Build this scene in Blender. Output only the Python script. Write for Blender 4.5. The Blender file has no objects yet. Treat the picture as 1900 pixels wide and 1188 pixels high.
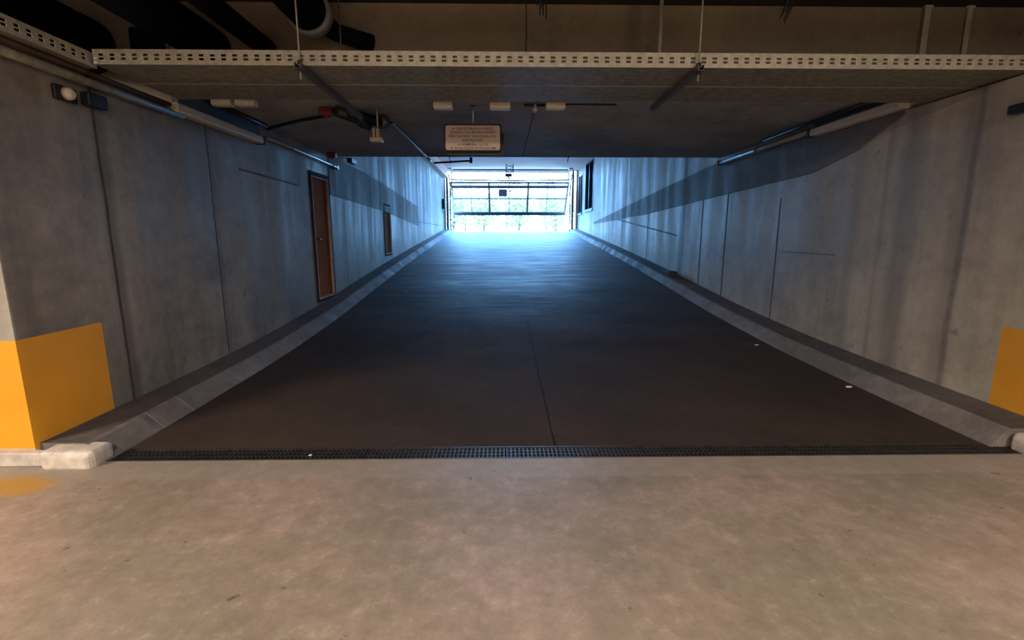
import bpy, bmesh, math, random
from mathutils import Vector, Matrix
random.seed(7)
S = bpy.context.scene
COL = S.collection

# ------------------------------------------------------------------ camera
cam_d = bpy.data.cameras.new('camera')
cam_d.sensor_fit = 'HORIZONTAL'; cam_d.sensor_width = 36.0
cam_d.lens = 36.0 * 890.0 / 1900.0
cam_d.clip_start = 0.05; cam_d.clip_end = 300
cam = bpy.data.objects.new('camera', cam_d); COL.objects.link(cam)
cam.location = (0, 0, 1.5)
cam.rotation_euler = (math.radians(90 - 10.19), 0, -math.radians(1.014))
S.camera = cam

# ------------------------------------------------------------------ world, portal, exposure
S.view_settings.view_transform = 'Standard'
S.view_settings.look = 'None'
S.view_settings.gamma = 1.0
S.view_settings.exposure = 0.0
S.view_settings.use_curve_mapping = False
W = bpy.data.worlds.new('sky'); S.world = W; W.use_nodes = True
wn = W.node_tree.nodes; wl = W.node_tree.links
bg = wn['Background']
tc = wn.new('ShaderNodeTexCoord'); sep = wn.new('ShaderNodeSeparateXYZ'); cr = wn.new('ShaderNodeValToRGB')
wl.new(tc.outputs['Generated'], sep.inputs[0]); wl.new(sep.outputs['Z'], cr.inputs[0])
cr.color_ramp.elements[0].position = 0.0; cr.color_ramp.elements[0].color = (0.25, 0.53, 1.0, 1)
cr.color_ramp.elements[1].position = 0.7; cr.color_ramp.elements[1].color = (0.10, 0.38, 1.0, 1)
wl.new(cr.outputs[0], bg.inputs[0])
bg.inputs[1].default_value = 68.0

pd = bpy.data.lights.new('gate_opening_portal', 'AREA'); pd.shape = 'RECTANGLE'; pd.size = 6.6; pd.size_y = 3.3
pd.cycles.is_portal = True
po = bpy.data.objects.new('gate_opening_portal', pd); COL.objects.link(po)
po.location = (0.38, 26.45, 3.2); po.rotation_euler = (math.radians(-90), 0, 0)

# ------------------------------------------------------------------ node helpers
def new_mat(name):
    m = bpy.data.materials.new(name); m.use_nodes = True
    return m, m.node_tree.nodes, m.node_tree.links, m.node_tree.nodes['Principled BSDF']

def setin(nt_links, sock, v):
    if hasattr(v, 'is_output') or isinstance(v, bpy.types.NodeSocket): nt_links.new(v, sock)
    else: sock.default_value = v

def mth(m, op, a, b=None, c=None, clamp=False):
    n = m.node_tree.nodes.new('ShaderNodeMath'); n.operation = op; n.use_clamp = clamp
    for i, v in enumerate((a, b, c)):
        if v is not None: setin(m.node_tree.links, n.inputs[i], v)
    return n.outputs[0]

def mixc(m, fac, a, b, mode='MIX'):
    n = m.node_tree.nodes.new('ShaderNodeMix'); n.data_type = 'RGBA'; n.blend_type = mode
    setin(m.node_tree.links, n.inputs[0], fac); setin(m.node_tree.links, n.inputs[6], a); setin(m.node_tree.links, n.inputs[7], b)
    return n.outputs[2]

def coords(m):
    t = m.node_tree.nodes.new('ShaderNodeTexCoord')
    s = m.node_tree.nodes.new('ShaderNodeSeparateXYZ'); m.node_tree.links.new(t.outputs['Object'], s.inputs[0])
    return t.outputs['Object'], s.outputs[0], s.outputs[1], s.outputs[2]

def noise(m, vec, scale, detail=4, rough=0.6, stretch=None):
    nt = m.node_tree
    if stretch:
        mp = nt.nodes.new('ShaderNodeMapping'); nt.links.new(vec, mp.inputs[0]); mp.inputs['Scale'].default_value = stretch
        vec = mp.outputs[0]
    n = nt.nodes.new('ShaderNodeTexNoise'); nt.links.new(vec, n.inputs['Vector'])
    n.inputs['Scale'].default_value = scale; n.inputs['Detail'].default_value = detail; n.inputs['Roughness'].default_value = rough
    return n.outputs[0]

def rng(m, v, a, b, lo, hi):
    n = m.node_tree.nodes.new('ShaderNodeMapRange'); n.clamp = True
    setin(m.node_tree.links, n.inputs[0], v)
    for i, x in zip((1, 2, 3, 4), (a, b, lo, hi)): n.inputs[i].default_value = x
    return n.outputs[0]

def bump(m, h, strength, dist=0.01):
    n = m.node_tree.nodes.new('ShaderNodeBump'); n.inputs['Strength'].default_value = strength; n.inputs['Distance'].default_value = dist
    m.node_tree.links.new(h, n.inputs['Height'])
    m.node_tree.links.new(n.outputs[0], m.node_tree.nodes['Principled BSDF'].inputs['Normal'])

def rgba(c): return (c[0], c[1], c[2], 1)

def simple(name, col, rough=0.6, metal=0.0, var=0.25, nscale=14.0, spec=0.5):
    m, n, l, p = new_mat(name)
    v, x, y, z = coords(m)
    f = rng(m, noise(m, v, nscale, 5), 0.3, 0.7, 1 - var, 1 + var)
    c = mixc(m, 1.0, rgba(col), rgba((0, 0, 0)), 'MIX')
    mul = m.node_tree.nodes.new('ShaderNodeVectorMath'); mul.operation = 'SCALE'
    mul.inputs[0].default_value = col; l.new(f, mul.inputs['Scale'])
    l.new(mul.outputs[0], p.inputs['Base Color'])
    p.inputs['Roughness'].default_value = rough; p.inputs['Metallic'].default_value = metal
    p.inputs['Specular IOR Level'].default_value = spec
    return m

def concrete(name, col, dark, seams=(), wide=(), hseam=None, ties=True, streak=0.5, axis='y', rough=0.8, seamcol=None):
    """board-cast concrete; seams = joint positions (m) with their width, wide = damp vertical streaks"""
    m, n, l, p = new_mat(name)
    v, x, y, z = coords(m)
    u = y if axis == 'y' else x
    big = noise(m, v, 0.7, 5, 0.6)
    fine = noise(m, v, 9, 6, 0.7)
    st = noise(m, v, 2.2, 5, 0.65, (1, 1, 0.12) if axis == 'y' else (1, 1, 0.12))
    f = mth(m, 'MULTIPLY_ADD', big, 0.45, mth(m, 'MULTIPLY_ADD', fine, 0.25, mth(m, 'MULTIPLY', st, streak)))
    tw = 0.70 + streak
    f = rng(m, f, tw * 0.5 - 0.085 * tw, tw * 0.5 + 0.085 * tw, 0.0, 1.0)
    c = mixc(m, f, rgba(dark), rgba(col))
    c = mixc(m, rng(m, noise(m, v, 1.4, 6, 0.7, (1, 0.8, 1.6)), 0.50, 0.66, 0.0, 0.5), c, rgba([k * 0.8 for k in dark]))
    # small dark stains and pits
    pit = rng(m, noise(m, v, 5.5, 4, 0.6), 0.64, 0.74, 0.0, 0.6)
    c = mixc(m, pit, c, rgba([k * 0.45 for k in dark]))
    wob = mth(m, 'MULTIPLY', mth(m, 'SUBTRACT', noise(m, v, 2.6, 6), 0.5), 0.025)
    uu = mth(m, 'ADD', u, wob)
    h = None
    for s in seams:
        pos, w = s[0], s[1]; zlo = s[2] if len(s) > 2 else -9; zhi = s[3] if len(s) > 3 else 9
        d = mth(m, 'ABSOLUTE', mth(m, 'SUBTRACT', uu, pos))
        k = rng(m, d, w * 0.35, w, 1.0, 0.0)
        if len(s) > 2:
            k = mth(m, 'MULTIPLY', k, mth(m, 'MULTIPLY', mth(m, 'GREATER_THAN', z, zlo), mth(m, 'LESS_THAN', z, zhi)))
        h = k if h is None else mth(m, 'MAXIMUM', h, k)
    if hseam:
        for (y0, z0, y1, z1, w) in hseam:
            sl = (z1 - z0) / (y1 - y0)
            zl = mth(m, 'MULTIPLY_ADD', mth(m, 'SUBTRACT', u, y0), sl, z0)
            d = mth(m, 'ABSOLUTE', mth(m, 'SUBTRACT', z, zl))
            k = mth(m, 'MULTIPLY', rng(m, d, w * 0.35, w, 1.0, 0.0),
                    mth(m, 'MULTIPLY', mth(m, 'GREATER_THAN', u, y0), mth(m, 'LESS_THAN', u, y1)))
            h = k if h is None else mth(m, 'MAXIMUM', h, k)
    for s in wide:
        pos, w, a = s
        d = mth(m, 'ABSOLUTE', mth(m, 'SUBTRACT', mth(m, 'ADD', uu, wob), pos))
        k = mth(m, 'MULTIPLY', rng(m, d, w * 0.3, w, a, 0.0), rng(m, fine, 0.25, 0.6, 0.4, 1.0))
        c = mixc(m, k, c, rgba([q * 0.42 for q in dark]))
    if h is not None:
        c = mixc(m, mth(m, 'MULTIPLY', h, mth(m, 'MULTIPLY_ADD', fine, 0.8, 0.45), clamp=True), c, rgba(seamcol or [q * 0.28 for q in dark]))
    l.new(c, p.inputs['Base Color'])
    l.new(rng(m, st, 0.35, 0.65, rough - 0.14, rough + 0.12), p.inputs['Roughness'])
    p.inputs['Specular IOR Level'].default_value = 0.45
    hh = mth(m, 'MULTIPLY_ADD', fine, 0.35, mth(m, 'MULTIPLY', st, 0.4))
    if h is not None: l.new(mth(m, 'MAXIMUM', h, rng(m, st, 0.35, 0.65, rough - 0.14, rough + 0.12)), p.inputs['Roughness'])
    bump(m, hh, 0.35, 0.012)
    return m

# ------------------------------------------------------------------ materials
M = {}
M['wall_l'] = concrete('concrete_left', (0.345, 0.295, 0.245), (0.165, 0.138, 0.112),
    seams=((3.90, .022), (5.32, .018), (9.65, .02, -1, 2.1), (11.8, .02), (17.2, .03), (14.4, .015, -1, 2.0), (20.5, .02), (23.4, .02)),
    wide=((3.93, .09, .55), (5.36, .06, .35), (10.35, .16, .7), (17.4, .22, .3)),
    hseam=((5.9, 2.25, 7.6, 2.22, .02), (18.0, 1.93, 25.0, 1.9, .02)), rough=0.66)
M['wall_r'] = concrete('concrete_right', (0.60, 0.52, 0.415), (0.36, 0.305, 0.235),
    seams=((6.95, .028, -1, 2.0), (8.60, .045, -1, 2.2), (9.66, .05, -1, 2.2), (13.3, .05, -1, 2.05), (16.2, .05, -1, 2.0), (19.2, .05, -1, 1.95)),
    wide=((4.13, .045, .75), (4.2, .12, .3), (5.05, .05, .35), (4.75, .18, .45), (5.45, .12, .3), (10.75, .20, 1.4), (14.6, .34, 1.0), (18.2, .2, .4)),
    hseam=((11.0, 1.46, 17.0, 2.0, .03), (5.7, 1.25, 6.8, 1.25, .008)), rough=0.64)
M['front'] = concrete('concrete_front', (0.42, 0.39, 0.34), (0.28, 0.26, 0.22), seams=((-3.22, .02),), axis='x')
M['beam'] = concrete('concrete_beam', (0.55, 0.46, 0.34), (0.40, 0.33, 0.24), seams=((0.22, .012),), wide=((1.23, .10, .45),), axis='x', streak=0.2)
M['slab'] = concrete('concrete_soffit', (0.42, 0.41, 0.40), (0.27, 0.265, 0.26), seams=((0.35, .012),), axis='x', streak=0.0)
M['band'] = concrete('dark_wall_band', (0.24, 0.225, 0.20), (0.135, 0.125, 0.11), seams=(), streak=0.4)
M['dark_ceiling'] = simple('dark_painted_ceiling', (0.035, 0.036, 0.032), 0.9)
M['pink_ceiling'] = simple('pink_painted_ceiling', (0.92, 0.55, 0.43), 0.8, var=0.06)
M['yellow'] = simple('yellow_wall_paint', (0.80, 0.34, 0.012), 0.55, var=0.07, nscale=3)
M['white_paint'] = simple('white_kerb_paint', (0.56, 0.50, 0.45), 0.7, var=0.3, nscale=9)
M['kerb'] = concrete('kerb_concrete', (0.24, 0.205, 0.19), (0.12, 0.10, 0.092), seams=((3.60, .007, -1, 3), (3.96, .007, -1, 3)), streak=0.1, seamcol=(0.36, 0.32, 0.30))
M['kerb_r'] = concrete('kerb_concrete_right', (0.27, 0.235, 0.21), (0.14, 0.12, 0.105), streak=0.1)
M['kerb_top'] = concrete('kerb_dark_top', (0.12, 0.098, 0.088), (0.06, 0.048, 0.044), streak=0.1, rough=0.85)  # kerb top in a darker tone than the face

def floor_mat():
    m, n, l, p = new_mat('garage_floor_coating')
    v, x, y, z = coords(m)
    a = noise(m, v, 0.9, 6, 0.65); b = noise(m, v, 9, 10, 0.85); g = noise(m, v, 1.3, 5, 0.6, (0.7, 1.4, 1)); h = noise(m, v, 2.3, 6, 0.7, (1.0, 0.5, 1))
    c = mixc(m, rng(m, a, 0.42, 0.58, 0, 1), rgba((0.265, 0.215, 0.168)), rgba((0.38, 0.28, 0.24)))
    c = mixc(m, rng(m, g, 0.48, 0.66, 0, 0.6), c, rgba((0.25, 0.225, 0.165)))
    c = mixc(m, rng(m, h, 0.52, 0.70, 0, 0.5), c, rgba((0.17, 0.125, 0.09)))
    c = mixc(m, rng(m, b, 0.35, 0.60, 0.55, 0.0), c, rgba((0.13, 0.10, 0.075)))
    c = mixc(m, rng(m, b, 0.55, 0.70, 0.0, 0.5), c, rgba((0.50, 0.40, 0.32)))
    spots = rng(m, noise(m, v, 11.0, 3, 0.5), 0.70, 0.74, 0, 0.8)
    c = mixc(m, spots, c, rgba((0.10, 0.08, 0.05)))
    spots = rng(m, noise(m, v, 2.7, 4, 0.6), 0.68, 0.76, 0, 0.4)
    c = mixc(m, spots, c, rgba((0.13, 0.12, 0.06)))
    # cement strip along the drain
    k = mth(m, 'MULTIPLY', mth(m, 'GREATER_THAN', mth(m, 'ADD', y, mth(m, 'MULTIPLY', b, 0.03)), 2.80), 0.4)
    c = mixc(m, k, c, rgba((0.30, 0.265, 0.225)))
    # ochre paint left on the floor below the left column
    dx = mth(m, 'ADD', x, 2.98); dy = mth(m, 'SUBTRACT', y, 2.72)
    d = mth(m, 'SQRT', mth(m, 'ADD', mth(m, 'MULTIPLY', dx, dx), mth(m, 'MULTIPLY', mth(m, 'MULTIPLY', dy, dy), 4.0)))
    k = rng(m, mth(m, 'ADD', d, mth(m, 'MULTIPLY', b, 0.12)), 0.24, 0.36, 0.85, 0.0)
    c = mixc(m, k, c, rgba((0.42, 0.22, 0.03)))
    l.new(c, p.inputs['Base Color'])
    l.new(rng(m, a, 0.3, 0.7, 0.62, 0.42), p.inputs['Roughness'])
    bump(m, b, 0.25, 0.01)
    return m
M['floor'] = floor_mat()

def ramp_mat():
    m, n, l, p = new_mat('ribbed_ramp_concrete')
    v, x, y, z = coords(m)
    a = noise(m, v, 0.8, 6, 0.65); b = noise(m, v, 12, 6, 0.75)
    rib = noise(m, v, 5.0, 5, 0.65, (0.16, 1.3, 1.0))
    c = mixc(m, rng(m, a, 0.35, 0.65, 0, 1), rgba((0.040, 0.027, 0.021)), rgba((0.066, 0.045, 0.033)))
    c = mixc(m, rng(m, b, 0.3, 0.7, 0.45, 0), c, rgba((0.025, 0.02, 0.018)))
    # long straight construction joint near the middle
    d = mth(m, 'ABSOLUTE', mth(m, 'SUBTRACT', mth(m, 'ADD', x, mth(m, 'MULTIPLY', mth(m, 'SUBTRACT', a, 0.5), 0.05)), 0.37))
    k = mth(m, 'MULTIPLY', rng(m, d, 0.004, 0.011, 0.9, 0.0), mth(m, 'LESS_THAN', y, 7.5))
    c = mixc(m, k, c, rgba((0.01, 0.01, 0.01)))
    l.new(c, p.inputs['Base Color'])
    up = rng(m, mth(m, 'MULTIPLY_ADD', a, 3.0, y), 7.5, 12.0, 0.0, 1.0)     # worn smooth and dusty at the foot, ribbed higher up
    ro = mixc(m, up, rgba((0.85,) * 3), rng(m, rib, 0.3, 0.7, 0.46, 0.72))
    l.new(ro, p.inputs['Roughness'])
    l.new(mth(m, 'MULTIPLY_ADD', up, 0.40, 0.10), p.inputs['Specular IOR Level'])
    bump(m, mth(m, 'MULTIPLY_ADD', mth(m, 'MULTIPLY', rib, up), 1.0, mth(m, 'MULTIPLY', b, 0.3)), 0.6, 0.02)
    return m
M['ramp'] = ramp_mat()
M['paving'] = simple('outdoor_paving', (0.45, 0.44, 0.40), 0.8, var=0.15)
M['galv'] = simple('galvanised_steel', (0.56, 0.52, 0.43), 0.55, 0.35, var=0.2, nscale=22)
M['galv_dull'] = simple('dull_galvanised_steel', (0.26, 0.25, 0.19), 0.6, 0.35, var=0.35, nscale=18)
M['rust'] = simple('rusty_bolt', (0.09, 0.05, 0.03), 0.8, 0.2, var=0.5)
M['rod'] = simple('zinc_rod', (0.42, 0.40, 0.34), 0.5, 0.4, var=0.2)
M['strap'] = simple('pale_steel_strap', (0.86, 0.80, 0.68), 0.6, 0.0, var=0.08)
M['black_pipe'] = simple('black_pipe_lagging', (0.010, 0.010, 0.010), 0.9, var=0.3, spec=0.1)
M['black_metal'] = simple('black_steel', (0.02, 0.022, 0.028), 0.45, 0.3, var=0.3)
M['conduit'] = simple('pale_grey_conduit', (0.42, 0.46, 0.48), 0.35, 0.1, var=0.1)
M['lampbody'] = simple('cream_lamp_diffuser', (0.68, 0.60, 0.46), 0.4, var=0.08)
M['box'] = simple('cream_plastic', (0.66, 0.57, 0.44), 0.5, var=0.15, nscale=30)
M['signface'] = simple('cream_sign_face', (0.86, 0.72, 0.62), 0.5, var=0.05)
M['signdark'] = simple('dark_sign_edge', (0.015, 0.012, 0.02), 0.5)
M['ink'] = simple('grey_brown_lettering', (0.16, 0.11, 0.10), 0.7, var=0.1)
M['red'] = simple('dark_red_plastic', (0.16, 0.018, 0.012), 0.5)
M['doorleaf'] = simple('orange_brown_door_paint', (0.36, 0.12, 0.04), 0.95, var=0.2, nscale=2, spec=0.05)
M['doorframe'] = simple('dark_door_frame', (0.035, 0.028, 0.032), 0.9, spec=0.1)
M['doortrim'] = simple('light_door_edge', (0.50, 0.40, 0.36), 0.8, spec=0.2)
M['gatesteel'] = simple('grey_gate_steel', (0.10, 0.10, 0.11), 0.45, 0.3)
M['gatedark'] = simple('black_gate_rubber', (0.01, 0.01, 0.012), 0.6)
M['gateolive'] = simple('olive_gate_bar', (0.06, 0.075, 0.02), 0.5)
M['gatebox'] = simple('grey_motor_cover', (0.14, 0.11, 0.12), 0.6)
M['leaf'] = simple('green_leaves', (0.30, 0.23, 0.06), 0.7, var=0.85, nscale=7)
M['bark'] = simple('brown_bark', (0.10, 0.07, 0.045), 0.9)
M['paper'] = simple('white_paper', (0.75, 0.73, 0.68), 0.7)
M['stone'] = simple('dark_rubble', (0.06, 0.06, 0.06), 0.9)
M['grate'] = simple('cast_iron_grate', (0.10, 0.085, 0.08), 0.40, 0.75, var=0.3)
M['channel'] = simple('dirty_channel', (0.012, 0.009, 0.008), 0.9)
M['windark'] = simple('dark_window_glass', (0.008, 0.01, 0.014), 0.9, spec=0.0)
M['casing'] = simple('white_lamp_casing', (0.7, 0.7, 0.68), 0.5, var=0.05)
def glass():
    m, n, l, p = new_mat('thin_gate_glass')
    tr = n.new('ShaderNodeBsdfTransparent'); gl = n.new('ShaderNodeBsdfGlossy'); gl.inputs['Roughness'].default_value = 0.05
    fr = n.new('ShaderNodeFresnel'); fr.inputs[0].default_value = 1.45
    mx = n.new('ShaderNodeMixShader'); tr.inputs[0].default_value = (0.93, 0.96, 0.95, 1)
    l.new(fr.outputs[0], mx.inputs[0]); l.new(tr.outputs[0], mx.inputs[1]); l.new(gl.outputs[0], mx.inputs[2])
    l.new(mx.outputs[0], n['Material Output'].inputs['Surface'])
    return m
M['glass'] = glass()
def emit(name, col, s):
    m, n, l, p = new_mat(name)
    p.inputs['Base Color'].default_value = rgba(col); p.inputs['Emission Color'].default_value = rgba(col)
    p.inputs['Emission Strength'].default_value = s
    return m
M['tube_on'] = emit('lit_fluorescent_tube', (1.0, 0.86, 0.68), 6.0)

# ------------------------------------------------------------------ mesh helpers
class MB:
    def __init__(s): s.bm = bmesh.new(); s.mi = 0
    def face(s, pts):
        vs = [s.bm.verts.new(p) for p in pts]
        f = s.bm.faces.new(vs); f.material_index = s.mi; return f
    def box(s, x0, x1, y0, y1, z0, z1, mat=None, bevel=0.0):
        b = bmesh.new()
        bmesh.ops.create_cube(b, size=1.0)
        for v in b.verts:
            v.co = Vector(((x0 + x1) / 2 + v.co.x * (x1 - x0), (y0 + y1) / 2 + v.co.y * (y1 - y0), (z0 + z1) / 2 + v.co.z * (z1 - z0)))
        if bevel > 0:
            bmesh.ops.bevel(b, geom=list(b.edges), offset=bevel, segments=3, affect='EDGES', profile=0.5)
        s._merge(b, mat); return s
    def _merge(s, b, mat=None):
        mp = {}
        for v in b.verts:
            mp[v] = s.bm.verts.new(mat @ v.co if mat else v.co)
        for f in b.faces:
            try:
                nf = s.bm.faces.new([mp[v] for v in f.verts]); nf.material_index = s.mi; nf.smooth = f.smooth
            except ValueError: pass
        b.free()
    def tube(s, pts, r, seg=12, cap=True):
        pts = [Vector(p) for p in pts]
        rings = []; up = None
        for i, p in enumerate(pts):
            if i == 0: t = pts[1] - pts[0]
            elif i == len(pts) - 1: t = pts[-1] - pts[-2]
            else: t = (pts[i] - pts[i - 1]).normalized() + (pts[i + 1] - pts[i]).normalized()
            t.normalize()
            if up is None: up = t.orthogonal().normalized()
            else:
                up = up - t * up.dot(t)
                up = up.normalized() if up.length > 1e-6 else t.orthogonal().normalized()
            w = t.cross(up)
            rr = r[i] if isinstance(r, (list, tuple)) else r
            rings.append([s.bm.verts.new(p + (up * math.cos(2 * math.pi * k / seg) + w * math.sin(2 * math.pi * k / seg)) * rr) for k in range(seg)])
        for a, b in zip(rings[:-1], rings[1:]):
            for k in range(seg):
                f = s.bm.faces.new((a[k], a[(k + 1) % seg], b[(k + 1) % seg], b[k])); f.smooth = True; f.material_index = s.mi
        if cap:
            s.bm.faces.new(rings[0]).material_index = s.mi; s.bm.faces.new(rings[-1]).material_index = s.mi
        return s
    def cells(s, plane, p0, p1, us, vs, solid, matidx=None):
        """voxel-like slab: plane 'x' -> thickness along x from p0 to p1, u = y, v = z ; 'y' -> u = x, v = z ; 'z' -> u = x, v = y"""
        def P(t, u, v):
            return (t, u, v) if plane == 'x' else ((u, t, v) if plane == 'y' else (u, v, t))
        nu, nv = len(us) - 1, len(vs) - 1
        S_ = [[solid((us[i] + us[i + 1]) / 2, (vs[j] + vs[j + 1]) / 2) for j in range(nv)] for i in range(nu)]
        def ok(i, j): return 0 <= i < nu and 0 <= j < nv and S_[i][j]
        for i in range(nu):
            for j in range(nv):
                if not S_[i][j]: continue
                a, b, c, d = us[i], us[i + 1], vs[j], vs[j + 1]
                s.mi = matidx((a + b) / 2, (c + d) / 2) if matidx else 0
                for t in (p0, p1): s.face([P(t, a, c), P(t, b, c), P(t, b, d), P(t, a, d)])
                if not ok(i - 1, j): s.face([P(p0, a, c), P(p1, a, c), P(p1, a, d), P(p0, a, d)])
                if not ok(i + 1, j): s.face([P(p0, b, c), P(p1, b, c), P(p1, b, d), P(p0, b, d)])
                if not ok(i, j - 1): s.face([P(p0, a, c), P(p1, a, c), P(p1, b, c), P(p0, b, c)])
                if not ok(i, j + 1): s.face([P(p0, a, d), P(p1, a, d), P(p1, b, d), P(p0, b, d)])
        s.mi = 0
        bmesh.ops.remove_doubles(s.bm, verts=s.bm.verts, dist=1e-5)
        return s
    def build(s, name, mats, parent=None, loc=None, bevel=0.0, **props):
        bmesh.ops.recalc_face_normals(s.bm, faces=s.bm.faces)
        me = bpy.data.meshes.new(name); s.bm.to_mesh(me); s.bm.free()
        if not isinstance(mats, (list, tuple)): mats = [mats]
        for q in mats: me.materials.append(q)
        o = bpy.data.objects.new(name, me); COL.objects.link(o)
        if parent is not None: o.parent = parent
        if parent is not None and loc is None:            # parts are modelled in world metres
            o.matrix_parent_inverse = Matrix.Translation(-parent.location)
        if bevel:
            b = o.modifiers.new('b', 'BEVEL'); b.width = bevel; b.segments = 2; b.limit_method = 'ANGLE'
        for k, v in props.items(): o[k] = v
        return o

def thing(name, label, cat, loc, group=None):
    o = bpy.data.objects.new(name, None); COL.objects.link(o); o.location = loc; o.empty_display_size = 0.1
    o['label'] = label; o['category'] = cat
    if group: o['group'] = group
    return o
def tag(o, label, cat, group=None, kind=None):
    o['label'] = label; o['category'] = cat
    if group: o['group'] = group
    if kind: o['kind'] = kind
    return o
def struct(mb, name, mats, label, cat, **k):
    o = mb.build(name, mats, **k); tag(o, label, cat, kind='structure'); return o
def dup(root, delta, label, group=None):
    """copy a thing with its parts and move it by delta"""
    r = root.copy(); COL.objects.link(r); r.location = root.location + Vector(delta); r['label'] = label
    if group: r['group'] = group
    for ch in list(root.children):
        c = ch.copy(); COL.objects.link(c); c.parent = r; c.matrix_parent_inverse = ch.matrix_parent_inverse.copy()
        for g in list(ch.children):
            d = g.copy(); COL.objects.link(d); d.parent = c; d.matrix_parent_inverse = g.matrix_parent_inverse.copy()
    return r

# ------------------------------------------------------------------ ramp profile
XL, XR = -3.1, 3.95
PROF = [(3.22, 0.0), (4.0, 0.01), (5.0, 0.03), (6.0, 0.065), (7.2, 0.14), (8.2, 0.215), (10, 0.385), (13, 0.65), (17, 0.965), (21.3, 1.28), (25, 1.555), (26.3, 1.63), (28.5, 1.64)]
def zr(y):
    if y <= PROF[0][0]: return 0.0
    for (a, b), (c, d) in zip(PROF[:-1], PROF[1:]):
        if y <= c: return b + (d - b) * (y - a) / (c - a)
    return PROF[-1][1]
ys = [3.22 + i * 0.25 for i in range(int((26.3 - 3.22) / 0.25) + 1)] + [26.3, 27.2, 28.5]

# ------------------------------------------------------------------ structure: floors
b = MB(); b.box(-14, 14, -10, 3.04, -0.25, 0.0)
struct(b, 'floor', M['floor'], 'tan grey coated concrete floor of the garage in front of the drain', 'floor')
b = MB()
for a, c in zip(ys[:-1], ys[1:]):
    b.face([(XL, a, zr(a)), (XR, a, zr(a)), (XR, c, zr(c)), (XL, c, zr(c))])
b.face([(XL, 3.22, 0), (XR, 3.22, 0), (XR, 3.22, -0.3), (XL, 3.22, -0.3)])
for x in (XL, XR):
    b.face([(x, 3.22, -0.4)] + [(x, y, zr(y)) for y in ys] + [(x, 28.5, -0.4)])
b.face([(XL, 28.5, 1.64), (XR, 28.5, 1.64), (XR, 28.5, -0.4), (XL, 28.5, -0.4)])
b.face([(XL, 3.22, -0.4), (XR, 3.22, -0.4), (XR, 28.5, -0.4), (XL, 28.5, -0.4)])
bmesh.ops.remove_doubles(b.bm, verts=b.bm.verts, dist=1e-5)
struct(b, 'ramp', M['ramp'], 'dark ribbed vehicle ramp climbing from the drain to the gate', 'ramp')
b = MB(); b.box(-16, 16, 28.5, 60, 1.3, 1.64)
struct(b, 'pavement', M['paving'], 'pale sunlit paving outside beyond the gate', 'pavement')

# drain
t = thing('floor_drain', 'long black slotted drain across the foot of the ramp', 'drain', (0.45, 3.13, 0))
b = MB(); b.cells('z', -0.22, -0.20, [-2.9, 3.9], [3.04, 3.22], lambda u, v: True); b.build('channel', M['channel'], t)
b = MB(); b.box(-2.9, 3.9, 3.04, 3.052, -0.20, 0.002); b.box(-2.9, 3.9, 3.208, 3.22, -0.20, 0.002); b.build('frame', M['grate'], t)
x = -2.9
k = 0
while x < 3.8:
    x1 = min(x + 0.97, 3.9)
    b = MB()
    for yy in (3.056, 3.105, 3.155, 3.196): b.box(x + .004, x1 - .004, yy, yy + 0.008, -0.022, -0.002)
    n = int(round((x1 - x) / 0.029))
    for i in range(n + 1):
        xx = x + 0.006 + (x1 - x - 0.020) * i / n
        b.box(xx, xx + 0.009, 3.056, 3.204, -0.022, 0.0)
    b.build('grate_panel', M['grate'], t)
    x = x1; k += 1

# kerbs
def kerb(name, xw, xt, xb, h, lab, y0):
    b = MB(); yy = [y0] + [y for y in ys if y > y0 + .1 and y < 26.4]
    def sec(y):
        z = zr(y)
        return [(xw, y, z - 0.2), (xw, y, z + h), (xt + (xw - xt) * .08, y, z + h), (xt, y, z + h - .012), (xb, y, z), (xb, y, z - 0.2)]
    for a, c in zip(yy[:-1], yy[1:]):
        A, B = sec(a), sec(c)
        for i in range(6):
            j = (i + 1) % 6; b.mi = 1 if i == 1 else 0; b.face([A[i], A[j], B[j], B[i]])
    b.mi = 0; b.face(sec(yy[0])); b.face(sec(yy[-1]))
    bmesh.ops.remove_doubles(b.bm, verts=b.bm.verts, dist=1e-5)
    return struct(b, name, [M['kerb'] if xw < 0 else M['kerb_r'], M['kerb_top']], lab, 'kerb')
kl = kerb('trim_1', XL, -2.78, -2.655, 0.125, 'dark-topped concrete kerb with slanted face along the left ramp wall', 3.06)
kr = kerb('trim_2', XR, 3.58, 3.475, 0.135, 'dark-topped concrete kerb with slanted face along the right ramp wall', 3.16)
def kerb_end(x0, x1, y0, y1, par, lab):
    b = MB(); b.box(x0, x1, y0, y1, -0.02, 0.118, bevel=0.035)
    for v in b.bm.verts:
        v.co.x += 0.012 * math.sin(v.co.y * 40); v.co.z += 0.008 * math.sin(v.co.x * 31 + 1)
    o = b.build('kerb_end', M['white_paint'], par); o['label'] = lab; return o
kerb_end(-2.99, -2.655, 2.93, 3.13, kl, 'worn white painted kerb nose')
kerb_end(3.60, 4.20, 2.90, 3.15, kr, 'worn cream painted kerb nose')

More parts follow.
